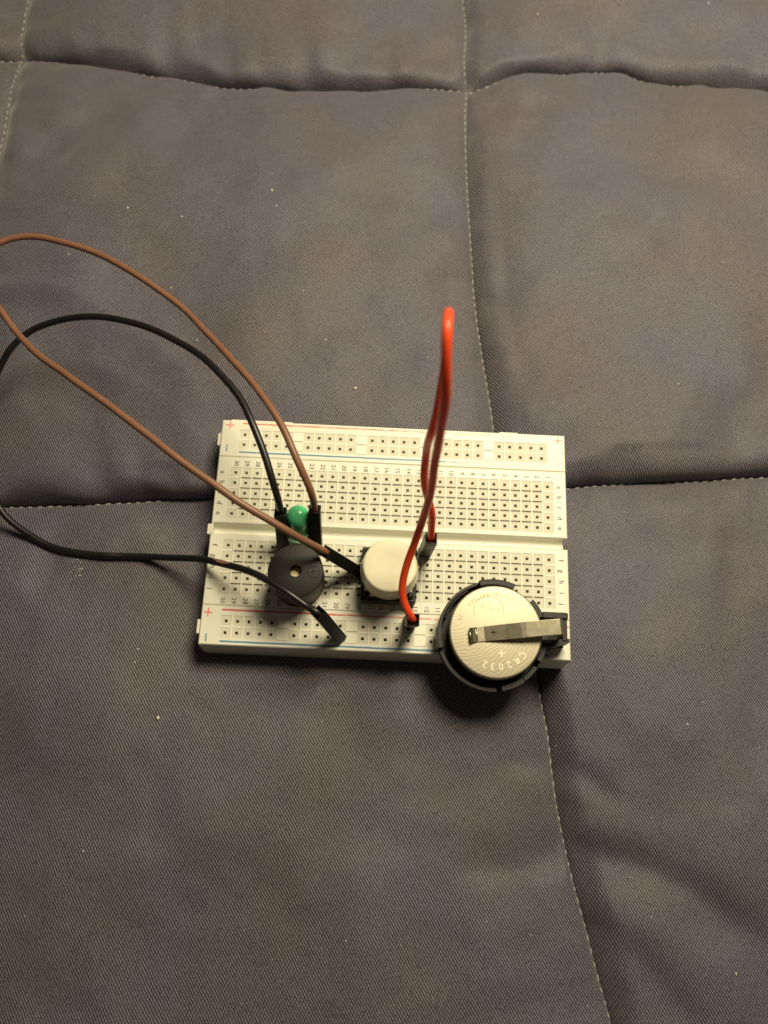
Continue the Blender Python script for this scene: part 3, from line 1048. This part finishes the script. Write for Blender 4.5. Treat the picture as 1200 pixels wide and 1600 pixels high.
# ------------------------------------------------------------------ buzzer
bz = at(461.5, 892, 1.88)
bz.z = 0.87
buz = thing('buzzer', 'round black buzzer with a centre hole and plus mark, between LED and lower power rail', 'buzzer', tuple(bz))
mb = MB()
H = 1.01
R = 0.597
mb.lathe([(0.0, 0.80), (0.122, 0.80), (0.122, H - 0.012), (0.137, H), (R - 0.035, H), (R - 0.008, H - 0.012), (R, H - 0.045), (R, 0.35), (R - 0.012, 0.33), (R - 0.012, 0.0), (0.0, 0.0)], 64, smooth=False)
case = mb.build('case', ['buzzer'], buz)
case.data.polygons.foreach_set("use_smooth", [True] * len(case.data.polygons))
mod = case.modifiers.new("split", 'EDGE_SPLIT')
mod.split_angle = math.radians(28)
mb = MB()
mb.lathe([(0.0, 0.808), (0.118, 0.808)], 24)
mb.build('diaphragm', ['floor_gold'], buz)
pm = at(490, 893.5, 1.88) - bz
mb = MB()
tr = Matrix.Translation((pm.x, pm.y, 0))
mb.lathe([(0.112, H - 0.002), (0.112, H + 0.008), (0.132, H + 0.008), (0.132, H - 0.002)], 28, tr, smooth=False)
for a in (0.3, 0.3 + math.pi / 2):
    mb.box((-0.075, -0.012, H - 0.002), (0.075, 0.012, H + 0.008), 0.003, mtx=tr @ Matrix.Rotation(a, 4, 'Z'))
mb.build('plus_mark', ['buzzer'], buz)
for dx in (-0.38, 0.38):
    mb = MB()
    tube(mb, [Vector((dx, 0.02, 0.02)), Vector((dx, 0.02, -0.25))], 0.03, 8)
    mb.build('leg', ['pin'], buz)

# ------------------------------------------------------------------ push button
pb = at(609.5, 882, 2.1)
pb.z = 0.87
btn = thing('push_button', 'square black push button with a round cream cap, in the middle of the lower half', 'push button', tuple(pb))
mb = MB()
mb.box((-0.615, -0.63, 0.03), (0.615, 0.60, 0.36), 0.03)
for sx in (-1, 1):
    for sy in (-1, 1):
        mb.lathe([(0.0, 0.36), (0.0, 0.43), (0.065, 0.43), (0.08, 0.41), (0.08, 0.36)][1:], 14, Matrix.Translation((sx * 0.48, sy * 0.48, 0)))
body = mb.build('body', ['black'], btn)
mb = MB()
mb.box((-0.53, -0.53, 0.355), (0.53, 0.53, 0.385), 0.012)
mb.build('plate', ['plate'], btn)
mb = MB()
mb.lathe([(0.0, 0.384), (0.35, 0.384), (0.35, 0.62), (0.0, 0.62)], 40)
mb.build('plunger', ['black'], btn)
mb = MB()
pr = [(0.0, 0.60), (0.60, 0.60), (0.632, 0.61), (0.640, 0.64), (0.636, 0.67), (0.620, 0.685), (0.612, 0.70), (0.590, 1.08), (0.585, 1.115), (0.572, 1.140), (0.55, 1.155), (0.52, 1.160), (0.30, 1.156), (0.0, 1.153)]
mb.lathe(pr, 64)
mb.build('cap', ['cap'], btn)
for sx in (-1, 1):
    for sy in (-1, 1):
        mb = MB()
        P = [Vector((sx * 0.58, sy * 0.25, 0.20)), Vector((sx * 0.66, sy * 0.25, 0.20)), Vector((sx * 0.68, sy * 0.25, 0.05)), Vector((sx * 0.635, sy * 0.25, -0.2))]
        tube(mb, spline(P, 0.04), 0.034, 8)
        mb.build('leg', ['pin'], btn)

# ------------------------------------------------------------------ coin cell and its holder
ZC = 1.64                                          # top of the cell
cc = at(775, 987, ZC)
hold = thing('battery_holder', 'round black coin cell holder with steel clip arm over the near right corner', 'battery holder', (cc.x, cc.y, 0.98))
cell = thing('coin_cell', 'shiny silver-gold CR2032 coin cell clipped into the round black holder', 'coin cell', (cc.x, cc.y, ZC - 0.32))
YAW = 2.5
h0 = Vector((-0.035, -0.03, 0))
T = Matrix.Translation(h0)
mb = MB()
mb.lathe([(0.0, 0.0), (1.17, 0.0), (1.18, 0.02), (1.18, 0.13), (0.60, 0.13), (0.60, 0.10), (0.0, 0.10)], 72, T, smooth=False)
mb.arc_wall(1.115, 1.185, 0.10, 0.40, 104 + YAW, 171 + YAW, mtx=T)
mb.arc_wall(1.065, 1.100, 0.10, 0.47, 118 + YAW, 160 + YAW, mtx=T)
mb.arc_wall(1.040, 1.10, 0.10, 0.46, 39 + YAW, 63 + YAW, mtx=T)
mb.arc_wall(1.045, 1.190, 0.10, 0.62, 64 + YAW, 103 + YAW, mtx=T, c=0.03)
mb.arc_wall(1.045, 1.165, 0.10, 0.58, 19 + YAW, 40 + YAW, mtx=T, c=0.02)
mb.arc_wall(1.060, 1.180, 0.10, 0.46, -30 + YAW, -14 + YAW, mtx=T)
mb.arc_wall(1.080, 1.190, 0.10, 0.36, -55.5 + YAW, -37 + YAW, mtx=T)
mb.arc_wall(1.080, 1.200, 0.10, 0.36, -82 + YAW, -56.5 + YAW, mtx=T)
mb.arc_wall(1.115, 1.205, 0.10, 0.34, -164 + YAW, -88 + YAW, mtx=T)
mb.arc_wall(1.100, 1.215, 0.10, 0.50, 172 + YAW, 194 + YAW, mtx=T)
base = mb.build('holder_ring', ['holder'], hold)
# the square socket that holds the foot of the clip arm
mb = MB()
o = Vector((cc.x, cc.y, 0.98))
def q(px, py, z=1.5):
    p = at(px, py, z) - o
    return p.x, p.y
ax0, ay0 = q(847, 965)
ax1, ay1 = q(888, 957)
mb.box((ax0, ay1 - 0.16, 0.0), (ax1, ay1, 0.52), 0.035)
mb.box((ax1 - 0.13, ay1 - 0.62, 0.0), (ax1 - 0.02, ay1 - 0.13, 0.48), 0.02)
v = [(ax0, ay1 - 0.60), (ax0, ay1 - 0.74), (ax0 + 0.24, ay1 - 0.76), (ax1 + 0.03, ay1 - 0.64), (ax1 + 0.03, ay1 - 0.56), (ax0 + 0.2, ay1 - 0.60)]
nv = len(v)
mb.add([(x, y, 0.0) for x, y in v] + [(x, y, 0.46) for x, y in v],
       [tuple(range(nv))[::-1], tuple(range(nv, 2 * nv))] + [(i, (i + 1) % nv, nv + (i + 1) % nv, nv + i) for i in range(nv)])
mb.box((ax0 - 0.1, ay1 - 0.72, 0.0), (ax1 - 0.03, ay1 - 0.04, 0.12), 0.02)
mb.build('clip_socket', ['holder'], hold)
# spring arm
A = [(735, 992.5, 1.745), (739, 992, 1.700), (746, 991.5, ZC + 0.022), (757, 990.5, ZC + 0.035), (790, 987, ZC + 0.13), (815, 984.5, ZC + 0.205), (823, 983.5, ZC + 0.222), (850, 981, ZC + 0.262), (876, 979, ZC + 0.30)]
pts = [at(*p) - o for p in A]
e = pts[-1]
dirx = (pts[-1] - pts[4]).normalized()
dirx.z = 0
dirx.normalize()
pts += [e + dirx * 0.05 + Vector((0, 0, -0.015)), e + dirx * 0.075 + Vector((0, 0, -0.06)), e + dirx * 0.08 + Vector((0, 0, -0.55))]
side = Vector((-dirx.y, dirx.x, 0))
mb = MB()
wd, th = 0.165, 0.022
v, f = [], []
for i, p in enumerate(pts):
    t = (pts[min(i + 1, len(pts) - 1)] - pts[max(i - 1, 0)]).normalized()
    nrm = t.cross(side).normalized()
    if nrm.z < 0 and i < len(pts) - 3:
        nrm = -nrm
    if i >= len(pts) - 3:
        nrm = Vector((dirx.x, dirx.y, 0.4 if i == len(pts) - 3 else 0)).normalized()
    k = wd * (0.96 if i < 4 else 1)
    tw = Vector((0, 0, 0.005 if 5 <= i <= 9 else 0))       # the level end of the arm leans a little to the near side
    v += [p - side * k - tw, p + side * k + tw, p + side * k + tw - nrm * th, p - side * k - tw - nrm * th]
for i in range(len(pts) - 1):
    for a in range(4):
        b_ = (a + 1) % 4
        f.append((i * 4 + a, (i + 1) * 4 + a, (i + 1) * 4 + b_, i * 4 + b_))
f += [(0, 1, 2, 3), tuple(range(len(v) - 4, len(v)))[::-1]]
mb.add(v, f)
arm = mb.build('clip_arm', ['metal'], hold)
bv = arm.modifiers.new("soft", 'BEVEL')
bv.width = 0.007
bv.segments = 2
bv.limit_method = 'ANGLE'
bv.angle_limit = math.radians(50)
# stamped cross on the arm and the dimple at its tip
def on_arm(px, py, z):
    return at(px, py, z) - o
cpt = on_arm(771.5, 987.5, ZC + 0.088)
slope = (pts[5] - pts[3]).normalized()
nrm = slope.cross(side).normalized()
nrm = nrm if nrm.z > 0 else -nrm
Rm = Matrix((slope, nrm.cross(slope), nrm)).transposed().to_4x4()
mb = MB()
star = []
for i in range(16):
    a = i / 16 * 2 * math.pi
    rr = 0.085 if i % 4 == 0 else (0.030 if i % 2 == 1 else 0.020)
    star.append((rr * math.cos(a), rr * math.sin(a)))
mm = Matrix.Translation(cpt) @ Rm
mb.add([mm @ Vector((x, y, -0.002)) for x, y in star] + [mm @ Vector((0, 0, 0.018))], [(i, (i + 1) % 16, 16) for i in range(16)])
mb.build('plus_stamp', ['metal'], arm)
for sg in (-1, 1):
    mb = MB()
    P = [at(744.5, 983.5, ZC + 0.03) - o, at(745.5, 999.5, ZC + 0.03) - o]
    if sg > 0:
        P = [at(734, 984, ZC + 0.105) - o, at(735.5, 1001.5, ZC + 0.105) - o]
    tube(mb, [P[0], P[0].lerp(P[1], .5), P[1]], 0.014, 8)
    mb.build('contact_lip', ['metal'], arm)
for dx, dy in ((-0.55, 0.0), (0.75, 0.1)):
    mb = MB()
    tube(mb, [Vector((dx, dy, 0.02)), Vector((dx, dy, -0.35))], 0.035, 8)
    mb.build('solder_pin', ['pin'], hold)

# the cell itself
mb = MB()
mb.lathe([(0.0, 0.0), (0.86, 0.0), (0.90, 0.03), (0.965, 0.05), (0.995, 0.08), (1.0, 0.12), (1.0, 0.285), (0.992, 0.306), (0.972, 0.318), (0.955, 0.320), (0.0, 0.320)], 96, smooth=True)
can = mb.build('can', ['can'], cell)
es = can.modifiers.new("split", 'EDGE_SPLIT')
es.split_angle = math.radians(25)
zt = 0.3225
def arc_char(name, m, ch, rad, deg, size, ext, inward):
    a = math.radians(deg + YAW)
    rot = a + math.pi / 2 if inward else a - math.pi / 2
    mb = MB()
    glyphs(mb, ch, rad * math.cos(a), rad * math.sin(a), zt, rot, size, ext)
    mb.build(name, [m], cell, fix=False)
for ch, d in zip("CR2032", (-42.5, -56, -70.5, -84.5, -98, -111)):
    arc_char('embossed_letter', 'emboss', ch, 0.735, d, 0.205, 0.0022, False)
emb = MB()
n, t = 0.075, 0.010
em = Matrix.Translation((0.115, -0.455, zt + 0.002)) @ Matrix.Rotation(0.12, 4, 'Z')
emb.add([em @ Vector((a, b, 0)) for a, b in ((-n, -t), (-t, -t), (-t, -n), (t, -n), (t, -t), (n, -t), (n, t), (t, t), (t, n), (-t, n), (-t, t), (-n, t))], [tuple(range(12))])
emb.build('embossed_plus', ['emboss'], cell, fix=False)
txt = "LITHIUM BATTERY · 3V"
for i, ch in enumerate(txt):
    if ch != ' ':
        arc_char('engraved_letter', 'etch', ch, 0.815, 57 + i * 5.45, 0.125, 0.0, True)
etch = MB()
etch.lathe([(0.318, zt), (0.330, zt)], 40, Matrix.Translation((-0.155, 0.44, 0)), smooth=False, a0=math.radians(-8), a1=math.radians(200))
etch.build('engraved_ring', ['etch'], cell, fix=False)
for x, y, a, l in ((-0.30, 0.52, 0.7, 0.07), (-0.27, 0.56, -0.6, 0.05), (-0.14, 0.62, 0.1, 0.07), (-0.10, 0.58, 1.4, 0.05), (-0.06, 0.50, 0.5, 0.06),
                   (-0.12, 0.46, -0.4, 0.05), (0.04, 0.46, 1.2, 0.06), (0.07, 0.49, 0.2, 0.04), (-0.17, 0.54, 1.0, 0.05)):
    etch = MB()
    etch.box((-l / 2, -0.006, zt - 0.002), (l / 2, 0.006, zt + 0.0015), 0, mtx=Matrix.Translation((x, y, 0)) @ Matrix.Rotation(a, 4, 'Z'))
    etch.build('engraved_stroke', ['etch'], cell, fix=False)

# ------------------------------------------------------------------ lint on the cloth
mb = MB()
dep = bpy.context.evaluated_depsgraph_get()
bpy.context.view_layer.update()
dep.update()
def ground(px, py):
    d = (CR.transposed() @ Vector(((px - 600) / F_PX, (800 - py) / F_PX, -1))).normalized()
    hit, loc, nor, *_ = S.ray_cast(dep, CP, d)
    return loc if hit else at(px, py, 0)
for px, py, s in ((425, 298, .055), (555, 607, .05), (247, 1122, .055), (200, 325, .035), (284, 339, .035), (107, 398, .03), (268, 450, .03), (509, 531, .03),
                  (474, 455, .025), (1074, 1132, .035), (1150, 1522, .03), (211, 1035, .03), (215, 1014, .025), (1130, 410, .02), (840, 22, .03), (1107, 5, .03),
                  (308, 532, .03), (432, 322, .025), (1060, 600, .02), (130, 1330, .025), (760, 1440, .02), (540, 1470, .02),
                  *[(random.uniform(5, 1195), random.choice((random.uniform(5, 640), random.uniform(1090, 1590))), random.uniform(.008, .017)) for _ in range(70)],
                  *[(118 + random.uniform(-9, 12), 888 + random.uniform(-14, 18), random.uniform(.012, .02)) for _ in range(16)]):
    p = ground(px, py)
    bm = bmesh.new()
    bmesh.ops.create_icosphere(bm, subdivisions=1, radius=1)
    for q_ in bm.verts:
        q_.co *= random.uniform(0.7, 1.2)
    mb.bm(bm, True, mtx=Matrix.Translation(p + Vector((0, 0, s * 0.3))) @ Matrix.Rotation(random.uniform(0, 3), 4, 'Z') @ Matrix.Diagonal((s * random.uniform(0.8, 1.4), s * 0.7, s * 0.6, 1)))
lint = mb.build('lint', ['lint'], kind='stuff')
lint['label'] = 'tiny pale lint specks scattered on the grey quilt'
lint['category'] = 'lint'
